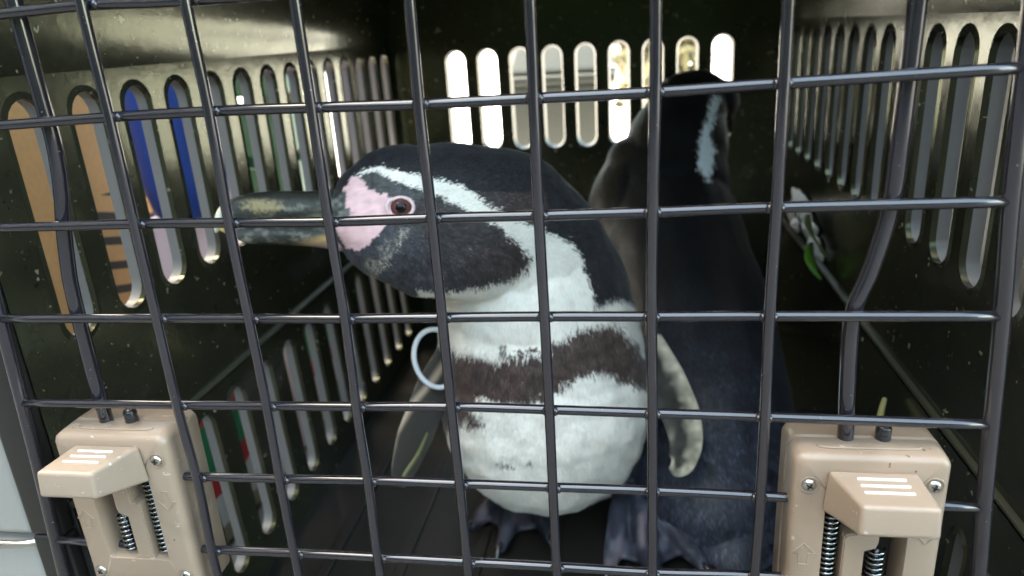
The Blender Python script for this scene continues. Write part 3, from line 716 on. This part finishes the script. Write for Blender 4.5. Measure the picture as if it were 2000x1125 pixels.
bmesh.ops.recalc_face_normals(bm, faces=bm.faces)
link('pupil', bm, mat('pupil', (.004, .004, .006), .06, spec=.25), eye, smooth=True)
bm = bmesh.new()
hor = RT - en * RT.dot(en); hor.normalize(); ver = en.cross(hor)
pts = []
for k in range(33):
    th = 2 * math.pi * k / 32
    pts.append(ec + en * (.0036 + .0004 * math.cos(2 * th)) + hor * (.0062 * math.cos(th) - (.0010 if math.cos(th) < -.6 else 0)) + ver * .0050 * math.sin(th))
tube(bm, pts, .00085, 10, False)
link('eyelid', bm, mat('eyelid_skin', (.78, .56, .58), .5, vary=(500, (.80, .66, .66), .4, .7)), p1, smooth=True)

# flippers
def flipper(name, path, wid, thick, side, parent, colfn, m):
    """Flat tapering blade along a path; side is the direction of its breadth."""
    P = resample(path, 8); n = len(P); rings = []; bm = bmesh.new(); seg = 20
    for i in range(n):
        f = i / (n - 1); t = (P[min(i + 1, n - 1)] - P[max(i - 1, 0)]).normalized()
        s = Vector(side); s = (s - t * s.dot(t)).normalized(); q = t.cross(s)
        k0 = f * (len(wid) - 1); i0 = min(int(k0), len(wid) - 2); w = wid[i0] + (wid[i0 + 1] - wid[i0]) * (k0 - i0)
        th_ = thick * (1 - .55 * f)
        rings.append([bm.verts.new(P[i] + s * (w * math.cos(2 * math.pi * k / seg)) + q * (th_ * math.sin(2 * math.pi * k / seg) * (1 - .3 * math.cos(2 * math.pi * k / seg)))) for k in range(seg)])
    for i in range(n - 1):
        for k in range(seg): bm.faces.new((rings[i][k], rings[i][(k + 1) % seg], rings[i + 1][(k + 1) % seg], rings[i + 1][k]))
    bm.faces.new(rings[0][::-1]); bm.faces.new(rings[-1]); bmesh.ops.recalc_face_normals(bm, faces=bm.faces)
    bmesh.ops.subdivide_edges(bm, edges=bm.edges, cuts=2, use_grid_fill=True)
    me = bpy.data.meshes.new(name); bm.to_mesh(me); bm.free()
    v, t, n2 = mesh_np(me); set_attr(me, colfn(v)); o = link_me(name, me, m, parent, smooth=True); return o
def flipR_col(p):
    u, v = to_uv(p); e = np.interp(v, [660, 740, 800, 860, 900, 935], [1292, 1338, 1362, 1374, 1366, 1330])
    t = np.clip(1 - (e - u + vnoise(u, v, 10, 51) * 8) / 34, 0, 1)[:, None]
    low = np.clip((v - 830) / 70, 0, 1)[:, None]
    dark = np.array((.035, .034, .028)) * (1 + .6 * vnoise(u, v, 14, 52))[:, None]; pale = np.array((.66, .60, .45)) * (1 + .3 * vnoise(u, v, 11, 53))[:, None]
    mid = np.clip(vnoise(u, v, 17, 54) * .9 + .25, 0, 1)[:, None] * low
    t = np.clip(t + mid * .85, 0, 1); return np.clip(dark * (1 - t) + pale * t, .006, .8)
flipper('flipper', [at(1262, 660, .49), at(1296, 730, .478), at(1326, 800, .466), at(1340, 860, .458), at(1330, 905, .454), at(1312, 922, .452)],
        [.012, .0155, .0150, .0120, .0095, .003], .0042, RT + FWD * .35, p1, flipR_col, M['feather'])
def flipL_col(p):
    u, v = to_uv(p); t = np.clip(1 - np.abs(u - np.interp(v, [690, 740, 790, 850, 920], [880, 848, 805, 768, 752])) / 13, 0, 1)[:, None]
    return np.array((.035, .030, .022)) * (1 - t) + np.array((.48, .36, .25)) * t
flipper('flipper', [at(905, 640, .488), at(870, 715, .478), at(842, 775, .468), at(812, 850, .462), at(790, 915, .458), at(780, 950, .456)],
        [.010, .013, .0155, .0155, .011, .004], .004, RT + FWD * 1.1, p1, flipL_col, M['feather'])

# feet: webbed, three clawed toes each
def foot_col(seed):
    def fn(p):
        u, v = to_uv(p); t = np.clip(vnoise(u, v * .6, 16, seed) * 1.2 + .2, 0, 1)[:, None]; k = np.clip(vnoise(u, v * .5, 22, seed + 1) * 2 - .9, 0, 1)[:, None]
        c = np.array((.026, .029, .042)) * (1 - t) + np.array((.10, .108, .145)) * t
        return c * (1 - k) + np.array((.19, .155, .175)) * k
    return fn
def make_foot(ankle, heading, parent, seed, spread=.42, L=.070, dim=1.):
    ankle = Vector(ankle); h = Vector(heading).normalized(); s = Vector((-h.y, h.x, 0)); up = Vector((0, 0, 1))
    zf = ZF + .006
    heel = Vector((ankle.x, ankle.y, zf + .010))
    chs = [[(ankle + up * .02, .016), (heel, .0125)]]
    tips = []
    for a, l in ((-spread, .86), (-.02, 1.), (spread, .90)):
        d = h * math.cos(a) + s * math.sin(a); k1 = heel + d * (L * l * .42) + up * .0035; k2 = heel + d * (L * l * .75); k2.z = zf + .0045; tp = heel + d * (L * l); tp.z = zf + .001
        chs.append([(heel, .0115), (k1, .0082), (k2, .0068), (tp, .0042)]); tips.append((tp, d, k1))
    for a, b in ((0, 1), (1, 2)):                       # web between toes
        for f in np.linspace(.15, .85, 7):
            q = tips[a][0].lerp(tips[b][0], f); e = heel.lerp(q, .80); e.z = zf + .002; chs.append([(heel.lerp(q, .2), .006), (e, .0022)])
    me = remesh_chain(chs, .0014, 4); v, t, n = mesh_np(me); set_attr(me, foot_col(seed)(v) * dim)
    f = link_me('foot', me, M['horn'], parent, smooth=True)
    for tp, d, _ in tips:
        bm = bmesh.new(); tube(bm, resample([tp - d * .003 + up * .001, tp + d * .004 + up * .0022, tp + d * .009 - up * .001, tp + d * .012 - up * .0045], 4), [.0030 - .0026 * i / 12 for i in range(13)], 8)
        link('claw', bm, M['pin'], f, smooth=True)
    return f
make_foot((.062, .226, ZF + .03), (.20, -1, 0), p1, 61, spread=.36, L=.095)
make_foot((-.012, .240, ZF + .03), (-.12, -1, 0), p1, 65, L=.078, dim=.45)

# band on the near flipper
bm = bmesh.new(); c0 = at(853, 700, .462); pts = []
ax = (RT * .93 + FWD * .35).normalized(); ay = (UP * .95 - RT * .12).normalized()
for k in range(37):
    th = 2 * math.pi * k / 36 + .3; pts.append(c0 + ax * .0145 * math.cos(th) + ay * .0185 * math.sin(th))
tube(bm, pts, .0016, 10, False)
bandm = mat('band_plastic', (.66, .68, .70), .4)
tag(link('wing_band', bm, bandm, smooth=True), 'pale plastic ring round the flipper of the pink-faced penguin', 'wing band')

# --- the penguin behind, back turned
p2 = thing('penguin', 'dark penguin behind the other with its back turned and a white head stripe', 'penguin', at(1400, 1000, .56), 'penguins inside the carrier')
ch2 = [chain([(1362, 190, .640, 52), (1338, 225, .64, 78), (1318, 300, .635, 100), (1305, 390, .63, 118), (1318, 500, .61, 140), (1345, 640, .585, 160), (1372, 780, .555, 164), (1385, 900, .535, 165), (1390, 960, .52, 160)]),
       chain([(1362, 190, .640, 52), (1398, 200, .645, 44)]), chain([(1240, 320, .63, 55), (1220, 400, .625, 70), (1280, 520, .61, 90)]),
       chain([(1395, 920, .545, 160), (1412, 1000, .515, 135), (1425, 1070, .492, 95)])]
b2 = remesh_chain(ch2, .0018, 10)
v2, t2, n2 = mesh_np(b2)
def paint_back(p, n, rng, fine=True):
    u, v = to_uv(p); j = 2.5
    uu = u + rng.normal(0, j, len(u)) + vnoise(u, v, 12, 71) * 4; vv = v + rng.normal(0, j, len(u))
    c = np.empty((len(u), 3)); c[:] = (.0045, .005, .0065)
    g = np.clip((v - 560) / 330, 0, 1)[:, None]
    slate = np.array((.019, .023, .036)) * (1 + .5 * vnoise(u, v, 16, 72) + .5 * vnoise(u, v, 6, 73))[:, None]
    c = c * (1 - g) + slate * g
    fl = (vnoise(u, v, 9, 74) > .55) & (v > 850); c = np.where(fl[:, None], c * 1.6, c)
    st = inpoly(uu, vv, [(1392, 178), (1406, 180), (1400, 210), (1390, 240), (1384, 262), (1394, 288), (1388, 335), (1382, 352), (1372, 340), (1362, 318), (1360, 296), (1368, 262), (1376, 225)])
    c = np.where(st[:, None], np.array((.76, .86, .90)), c)
    backlit_edge = inpoly(uu, vv, [(1150, 440), (1180, 340), (1215, 280), (1250, 225), (1290, 180), (1296, 200), (1250, 270), (1215, 330), (1200, 400), (1170, 450)])
    c = np.where(backlit_edge[:, None], np.array((.022, .018, .011)), c)  # brown backlit glow along the outline, painted into the plumage
    return np.clip(c, .0025, .9), np.zeros(len(u), bool)
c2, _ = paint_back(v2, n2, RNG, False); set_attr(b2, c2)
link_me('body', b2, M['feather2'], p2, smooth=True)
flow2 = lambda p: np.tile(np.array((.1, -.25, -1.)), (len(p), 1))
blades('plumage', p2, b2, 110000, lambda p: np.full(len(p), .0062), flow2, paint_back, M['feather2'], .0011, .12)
dk = lambda p: np.tile(np.array((.008, .009, .012)), (len(p), 1)) * (1 + .4 * vnoise(*to_uv(p), 12, 77))[:, None]
flipper('flipper', [at(1440, 520, .60), at(1488, 640, .58), at(1512, 760, .56), at(1500, 860, .545), at(1470, 930, .54)], [.010, .016, .017, .013, .004], .005, RT * .4 + FWD, p2, dk, M['feather2'])
flipper('flipper', [at(1230, 420, .62), at(1205, 540, .60), at(1200, 660, .59), at(1215, 780, .58)], [.010, .016, .015, .004], .005, RT * .5 + FWD, p2, dk, M['feather2'])
bm = bmesh.new(); pts = resample([at(1405, 205, .655), at(1418, 215, .662), at(1424, 235, .668), at(1420, 258, .672), at(1408, 272, .674)], 5)
tube(bm, pts, [.0075 - .0062 * i / (len(pts) - 1) for i in range(len(pts))], 12); link('bill', bm, mat('dark_bill', (.03, .028, .025), .3), p2, smooth=True)
bm = bmesh.new()
for k in range(7):
    f = (k - 3) / 3; tube(bm, [at(1425 + f * 45, 1060, .505), at(1425 + f * 62, 1110, .492), at(1425 + f * 70, 1150 - 10 * f * f, .482)], [.006, .005, .001], 8)
link('tail', bm, mat('tail_feathers', (.03, .034, .048), .5), p2, smooth=True)
make_foot((.105, .305, ZF + .03), (-.1, 1, 0), p2, 81, L=.06); make_foot((.165, .305, ZF + .03), (.1, 1, 0), p2, 85, L=.06)

# ------------------------------------------------------------------ litter inside
def straw(name, label, pts, r, m):
    bm = bmesh.new(); P = resample(pts, 6); n = len(P)
    tube(bm, P, [r * (.5 + .5 * math.sin(math.pi * (.12 + .8 * i / (n - 1)))) for i in range(n)], 7)
    return tag(link(name, bm, m, smooth=True), label, 'straw')
ms = mat('straw_skin', (.09, .09, .03), .5, vary=(160, (.09, .11, .03), .4, .7))
straw('straw', 'yellow-green straw standing between the flipper and belly of the front penguin', [at(835, 845, .455), at(815, 890, .447), at(796, 918, .442), at(780, 945, .437)], .0015, ms)
straw('straw', 'bright yellow straw sticking up behind the right latch', [at(1728, 778, .40), at(1722, 800, .397), at(1716, 830, .392), at(1708, 880, .385)], .0017, mat('straw_bright', (.30, .28, .12), .5))
straw('straw', 'thin green straw leaning on the neck of the penguin turned away', [at(1142, 425, .47), at(1148, 450, .468), at(1150, 470, .466)], .0022, mat('straw_green', (.12, .17, .08), .6))

# soiling and a leaf on the right wall
bm = bmesh.new(); wall_x = XR - .0018
def blob(bm, y, z, ry, rz, th, nx):
    vs = []
    ph_ = random.uniform(0, 6)
    for k in range(36):
        a = 2 * math.pi * k / 36; rr_ = 1 + .18 * math.sin(3 * a + ph_) + .12 * math.sin(5 * a + 2 * ph_) + random.uniform(-.06, .06); vs.append(bm.verts.new((wall_x, y + ry * rr_ * math.cos(a), z + rz * rr_ * math.sin(a))))
    c = bm.verts.new((wall_x - th, y, z))
    for k in range(36): bm.faces.new((vs[k], vs[(k + 1) % 36], c))
for (y, z, ry, rz) in ((.418, -.061, .032, .010), (.400, -.067, .030, .012), (.378, -.074, .026, .010), (.356, -.080, .020, .008), (.338, -.0835, .010, .005), (.425, -.083, .014, .006), (.44, -.076, .006, .014)): blob(bm, y, z, ry, rz, .006, 1)
bmesh.ops.recalc_face_normals(bm, faces=bm.faces)
tag(link('dropping_splash', bm, mat('dropping', (.55, .54, .52), .5, bump=(200, .5, .002), vary=(120, (.5, .42, .38), .55, .8))), 'white droppings splashed on the right wall under the slots', 'droppings')
def leaf(name, label, c, dirv, side, L, W, m):
    bm = bmesh.new(); c = Vector(c); d = Vector(dirv).normalized(); s = Vector(side).normalized(); n = d.cross(s); rows = []
    for i in range(9):
        f = i / 8; w = W * math.sin(math.pi * min(1, f * .95 + .05)) ** .8; p = c + d * (L * (f - .5)) + n * (.004 * math.sin(f * 3))
        rows.append([bm.verts.new(p + s * (w * q) + n * (.002 * abs(q))) for q in (-1, -.5, 0, .5, 1)])
    for i in range(8):
        for k in range(4): bm.faces.new((rows[i][k], rows[i][k + 1], rows[i + 1][k + 1], rows[i + 1][k]))
    ret = bmesh.ops.extrude_face_region(bm, geom=list(bm.faces)); bmesh.ops.translate(bm, verts=[g for g in ret['geom'] if isinstance(g, bmesh.types.BMVert)], vec=n * .0005)
    bmesh.ops.recalc_face_normals(bm, faces=bm.faces)
    return tag(link(name, bm, m, smooth=True), label, 'leaf')
mg = mat('green_leaf', (.06, .19, .015), .4, vary=(90, (.10, .26, .03), .4, .7)); mo = mat('olive_leaf', (.07, .09, .02), .5)
leaf('leaf', 'small bright green leaf on the right wall next to the droppings', (wall_x - .006, .318, -.082), (.1, -.7, -.6), (-.5, -.4, .45), .032, .0085, mg)
leaf('leaf', 'dull olive leaf on the right wall above the bright green leaf', (wall_x - .006, .318, -.062), (.1, -.9, -.35), (-.4, -.3, .6), .050, .012, mo)

# ------------------------------------------------------------------ things outside
# carton with black bars printed on its side
def carton(name, label, c, s, m, rz=0):
    t = thing(name, label, 'carton', (c[0], c[1], -.258))
    bm = bmesh.new(); box(bm, (0, 0, s[2] / 2), s, .003)
    link('carton_body', bm, m, t, loc=(0, 0, 0)); t.rotation_euler.z = rz
    bm = bmesh.new(); box(bm, (0, 0, s[2] + .0008), (.05, s[1] * .99, .0012)); link('tape', bm, mat('tape', (.45, .33, .18), .25), t, loc=(0, 0, 0))
    return t
def kraft(bars):
    m = mat('kraft_board', (.44, .255, .102), .85, bump=(90, .2, .001), vary=(240, (.39, .222, .086), .35, .7))
    if bars:
        n = m.node_tree; b = n.nodes['Principled BSDF']; src = b.inputs['Base Color'].links[0].from_socket
        tc = n.nodes.new('ShaderNodeTexCoord'); sp = n.nodes.new('ShaderNodeSeparateXYZ'); n.links.new(tc.outputs['Object'], sp.inputs[0])
        def mm(op, a, bb, c=None):
            q = n.nodes.new('ShaderNodeMath'); q.operation = op
            for i, x in enumerate((a, bb, c)):
                if x is None: continue
                if isinstance(x, (int, float)): q.inputs[i].default_value = x
                else: n.links.new(x, q.inputs[i])
            return q.outputs[0]
        y, z = sp.outputs['Y'], sp.outputs['Z']
        zz = mm('ADD', z, mm('MULTIPLY', y, .25)); fr = mm('FRACT', mm('MULTIPLY', zz, 52.), 0)
        k = mm('MULTIPLY', mm('LESS_THAN', fr, .34), mm('MULTIPLY', mm('GREATER_THAN', y, .04), mm('MULTIPLY', mm('GREATER_THAN', z, .155), mm('LESS_THAN', z, .255))))
        mx = n.nodes.new('ShaderNodeMix'); mx.data_type = 'RGBA'; n.links.new(k, mx.inputs[0]); n.links.new(src, mx.inputs[6]); mx.inputs[7].default_value = (.02, .018, .015, 1)
        n.links.new(mx.outputs[2], b.inputs['Base Color'])
    return m
carton('carton', 'brown cardboard carton with black printed bars beyond the left slots', (-.445, .195, 0), (.24, .25, .42), kraft(True))
# blue bucket on a pale pink box
pbx = thing('pink_box', 'pale pink box under the blue bucket beyond the left slots', 'box', (-.268, .305, -.258))
bm = bmesh.new(); box(bm, (0, 0, .114), (.066, .084, .228), .003); link('box_body', bm, mat('pink_card', (.60, .47, .50), .6, bump=(30, .3, .003)), pbx, loc=(0, 0, 0))
bm = bmesh.new(); box(bm, (0, 0, .2305), (.069, .087, .004), .001); link('box_lid', bm, mat('pink_lid', (.74, .56, .60), .6), pbx, loc=(0, 0, 0))
tub = thing('bucket', 'small blue plastic bucket resting on the pale pink box', 'bucket', (-.266, .276, -.0248)); tub.scale = (.64, .64, .80)
bm = bmesh.new(); prof_ = [(.038, .0), (.045, .006), (.051, .035), (.054, .12), (.055, .16), (.058, .163), (.058, .17), (.053, .17)]
rings = [[bm.verts.new((r_ * math.cos(2 * math.pi * k / 40), r_ * math.sin(2 * math.pi * k / 40), z_)) for k in range(40)] for r_, z_ in prof_]
for i in range(len(prof_) - 1):
    for k in range(40): bm.faces.new((rings[i][k], rings[i][(k + 1) % 40], rings[i + 1][(k + 1) % 40], rings[i + 1][k]))
bm.faces.new(rings[0][::-1]); bmesh.ops.recalc_face_normals(bm, faces=bm.faces)
link('bucket_wall', bm, mat('blue_plastic', (.011, .045, .24), .35), tub, smooth=True, loc=(0, 0, 0))
bm = bmesh.new(); tube(bm, resample([(-.057, 0, .155), (-.064, 0, .21), (-.03, 0, .245), (.03, 0, .245), (.064, 0, .21), (.057, 0, .155)], 5), .003, 8); link('handle', bm, mat('bucket_handle', (.03, .09, .36), .4), tub, smooth=True, loc=(0, 0, 0))
# dark green crate farther along
cr = thing('crate', 'dark green slatted crate beside the timber post outside', 'crate', (-.46, .70, -.258))
gm = mat('green_crate', (.012, .055, .028), .45)
for k in range(6):
    for (cx_, cy_, sx_, sy_) in ((.09, 0, .006, .13), (-.09, 0, .006, .13), (0, .066, .18, .006), (0, -.066, .18, .006)):
        bm = bmesh.new(); box(bm, (cx_, cy_, .035 + .072 * k), (sx_, sy_, .056), .001); link('slat', bm, gm, cr, loc=(0, 0, 0))
for sx_ in (-1, 1):
    for sy_ in (-1, 1):
        bm = bmesh.new(); box(bm, (sx_ * .084, sy_ * .060, .22), (.010, .010, .44), .001); link('corner_post', bm, gm, cr, loc=(0, 0, 0))
bm = bmesh.new(); box(bm, (0, 0, .006), (.17, .12, .008)); link('base', bm, gm, cr, loc=(0, 0, 0))
# low printed box: green, red and white bands
pb = thing('printed_box', 'low box printed in green, red and white outside the lower left slots', 'box', (-.262, .40, -.258))
m = mat('printed_card', (.5, .5, .5), .5); n = m.node_tree; b = n.nodes['Principled BSDF']
tc = n.nodes.new('ShaderNodeTexCoord'); sp = n.nodes.new('ShaderNodeSeparateXYZ'); n.links.new(tc.outputs['Object'], sp.inputs[0])
nz = n.nodes.new('ShaderNodeTexNoise'); nz.inputs['Scale'].default_value = 14; n.links.new(tc.outputs['Object'], nz.inputs['Vector'])
ad = n.nodes.new('ShaderNodeMath'); ad.operation = 'MULTIPLY_ADD'; n.links.new(nz.outputs[0], ad.inputs[0]); ad.inputs[1].default_value = .045; n.links.new(sp.outputs['Z'], ad.inputs[2])
rp = n.nodes.new('ShaderNodeValToRGB'); rp.color_ramp.interpolation = 'CONSTANT'; ml = n.nodes.new('ShaderNodeMath'); ml.operation = 'MULTIPLY'; ml.inputs[1].default_value = 7.0
n.links.new(ad.outputs[0], ml.inputs[0]); n.links.new(ml.outputs[0], rp.inputs[0]); n.links.new(rp.outputs[0], b.inputs['Base Color'])
e = rp.color_ramp.elements; e[0].color = (.20, .18, .115, 1); e[0].position = 0; e[1].position = .28; e[1].color = (.46, .47, .46, 1)
for pos, c in ((.50, (.36, .013, .02, 1)), (.63, (.006, .17, .07, 1)), (.88, (.36, .04, .03, 1))): q = e.new(pos); q.color = c
bm = bmesh.new(); box(bm, (0, 0, .062), (.05, .44, .124), .002); link('box_body', bm, m, pb, loc=(0, 0, 0))
bm = bmesh.new(); box(bm, (0, 0, .1268), (.052, .442, .004), .001); link('box_lid', bm, mat('lid_card', (.5, .5, .48), .6), pb, loc=(0, 0, 0))
# timber post further along
bm = bmesh.new(); box(bm, (-.45, .865, .02), (.07, .08, .56), .004)
tag(link('timber_post', bm, mat('timber', (.25, .15, .10), .8, bump=(40, .4, .003), vary=(30, (.18, .11, .07), .4, .7))), 'weathered timber post standing past the blue bucket outside', 'post')

# plants behind the carrier
def plant(name, label, x, y, w, h, n, cols, seed):
    rg = np.random.default_rng(seed); t = thing(name, label, 'plant', (x, y, -.262))
    bm = bmesh.new()
    prof_ = [(.10, 0), (.13, .16), (.14, .16), (.14, .19), (.12, .19)]
    rings = [[bm.verts.new((w * r_ * 3 * math.cos(2 * math.pi * k / 24), w * r_ * 3 * math.sin(2 * math.pi * k / 24), z_)) for k in range(24)] for r_, z_ in prof_]
    for i in range(4):
        for k in range(24): bm.faces.new((rings[i][k], rings[i][(k + 1) % 24], rings[i + 1][(k + 1) % 24], rings[i + 1][k]))
    bm.faces.new(rings[-1]); bmesh.ops.recalc_face_normals(bm, faces=bm.faces)
    link('pot', bm, mat('pot_green', (.05, .065, .045), .5), t, smooth=True, loc=(0, 0, 0))
    bm = bmesh.new()
    for k in range(9):
        a = rg.uniform(0, 6.28); r_ = rg.uniform(.3, .9) * w
        tube(bm, resample([(0, 0, .15), (r_ * .4 * math.cos(a), r_ * .4 * math.sin(a), .15 + h * .4), (r_ * math.cos(a), r_ * math.sin(a), .15 + h * rg.uniform(.6, 1))], 4), [.008 - .0007 * i for i in range(9)], 6)
    link('stem', bm, mat('stem', (.08, .07, .03), .8), t, loc=(0, 0, 0))
    V = []; F = []
    for k in range(n):
        a = rg.uniform(0, 6.28); rr_ = w * math.sqrt(rg.uniform(0, 1)); z = .1 + h * rg.uniform(0, 1.1); c = np.array((rr_ * math.cos(a), rr_ * math.sin(a), z))
        d = rg.normal(0, 1, 3); d /= np.linalg.norm(d); s = np.cross(d, rg.normal(0, 1, 3)); s /= np.linalg.norm(s); L = rg.uniform(.03, .06); W = L * .32; i = len(V)
        V += [c - d * L, c + s * W, c + d * L, c - s * W]; F.append((i, i + 1, i + 2, i + 3))
    me = bpy.data.meshes.new('foliage'); me.from_pydata([tuple(q) for q in V], [], F)
    tag(link_me('foliage', me, mat('leaf_green', cols, .45, vary=(9, (cols[0] * 1.8, cols[1] * 1.7, cols[2]), .4, .7)), t, loc=(0, 0, 0)), kind='stuff')
wb = thing('rubbish_bin', 'olive green rubbish bin with a lid behind the carrier', 'bin', (-.075, 1.34, -.258))
bm = bmesh.new(); hexa(bm, [(-.085, -.08, 0), (.085, -.08, 0), (.085, .08, 0), (-.085, .08, 0), (-.104, -.1, .25), (.104, -.1, .25), (.104, .1, .25), (-.104, .1, .25)], .012, 3)
om = mat('olive_plastic', (.010, .012, .007), .5, bump=(60, .1, .001))
link('bin_body', bm, om, wb, smooth=False, loc=(0, 0, 0))
bm = bmesh.new(); box(bm, (0, 0, .257), (.222, .214, .018), .005, 3); link('rim', bm, om, wb, loc=(0, 0, 0))
bm = bmesh.new(); hexa(bm, [(-.105, -.1, .268), (.105, -.1, .268), (.105, .1, .268), (-.105, .1, .268), (-.09, -.075, .325), (.09, -.075, .325), (.09, .09, .325), (-.09, .09, .325)], .012, 3); link('lid', bm, om, wb, loc=(0, 0, 0))
plant('potted_shrub', 'thin potted shrub with sparse leaves behind the carrier', .15, 2.2, .16, .62, 1500, (.085, .08, .05), 6)

case = thing('blocker_case', 'black box added to block light from the right side slots', 'case', (.385, .30, -.258))  # added to keep light off the slots on this side
bm = bmesh.new(); box(bm, (0, 0, .20), (.19, .62, .40), .012, 3); link('case_body', bm, mat('black_case', (.012, .012, .013), .4), case, loc=(0, 0, 0))
bm = bmesh.new(); box(bm, (0, 0, .443), (.196, .626, .08), .012, 3); link('lid', bm, mat('case_lid', (.016, .016, .017), .4), case, loc=(0, 0, 0))
bm = bmesh.new(); box(bm, (0, -.3155, .40), (.05, .006, .06), .002); link('clasp', bm, M['screw'], case, loc=(0, 0, 0))

def blocker_hedge():  # unseen leaf screen, added to darken low reflections in the wires
    rg = np.random.default_rng(9); t = thing('blocker_hedge', 'unseen dark green leaf screen added to block low light before the door', 'blocker_hedge', (0, -2.9, -.262))
    n = 14000; V = []; F = []
    P = np.stack([rg.uniform(-4, 4, n), rg.uniform(-.25, .25, n), rg.uniform(.02, 1.35, n)], 1); P[:, 1] = np.sign(P[:, 1]) * (.25 - rg.exponential(.04, n)); P[:, 2] += .06 * np.sin(P[:, 0] * 5)
    d = rg.normal(0, 1, (n, 3)); d /= np.linalg.norm(d, axis=1)[:, None]; q = np.cross(d, rg.normal(0, 1, (n, 3))); q /= np.linalg.norm(q, axis=1)[:, None]
    L = rg.uniform(.04, .08, n)[:, None]; V = np.stack([P - d * L, P + q * L * .5, P + d * L, P - q * L * .5], 1).reshape(-1, 3)
    me = bpy.data.meshes.new('foliage'); me.from_pydata(V.tolist(), [], (np.arange(n)[:, None] * 4 + np.arange(4)).tolist())
    tag(link_me('foliage', me, mat('hedge_leaf', (.035, .06, .022), .5, vary=(6, (.055, .085, .03), .4, .7)), t, loc=(0, 0, 0)), kind='stuff')
    bm = bmesh.new(); box(bm, (0, 0, .66), (7.9, .36, 1.28), .03); link('twigs', bm, mat('hedge_twigs', (.02, .025, .012), .9), t, loc=(0, 0, 0))
blocker_hedge()

# unseen building added only to cast shade over the carrier
hs = thing('blocker_house', 'unseen building added to shade the carrier from the left', 'blocker_house', (-5.2, -4.3, -.262))
HW = mat('house_render', (.16, .15, .135), .9, bump=(30, .3, .003)); HG = mat('house_glass', (.02, .022, .025), .08)
bm = bmesh.new(); box(bm, (0, 0, 3.0), (4.0, 9.7, 6.0), .01); link('wall', bm, HW, hs, loc=(0, 0, 0))
bm = bmesh.new(); box(bm, (0, 0, 6.08), (4.3, 10.0, .16), .02); link('roof', bm, mat('house_roof', (.06, .055, .05), .8), hs, loc=(0, 0, 0))
for yy in (-3.2, -.6, 2.2):
    for zz in (1.5, 4.2):
        bm = bmesh.new(); box(bm, (2.0, yy, zz), (.10, 1.1, 1.3), .01); w_ = link('window', bm, mat('window_frame', (.25, .24, .22), .5), hs, loc=(0, 0, 0))
        bm = bmesh.new(); box(bm, (2.052, yy, zz), (.008, .96, 1.16)); link('pane', bm, HG, w_, loc=(0, 0, 0))
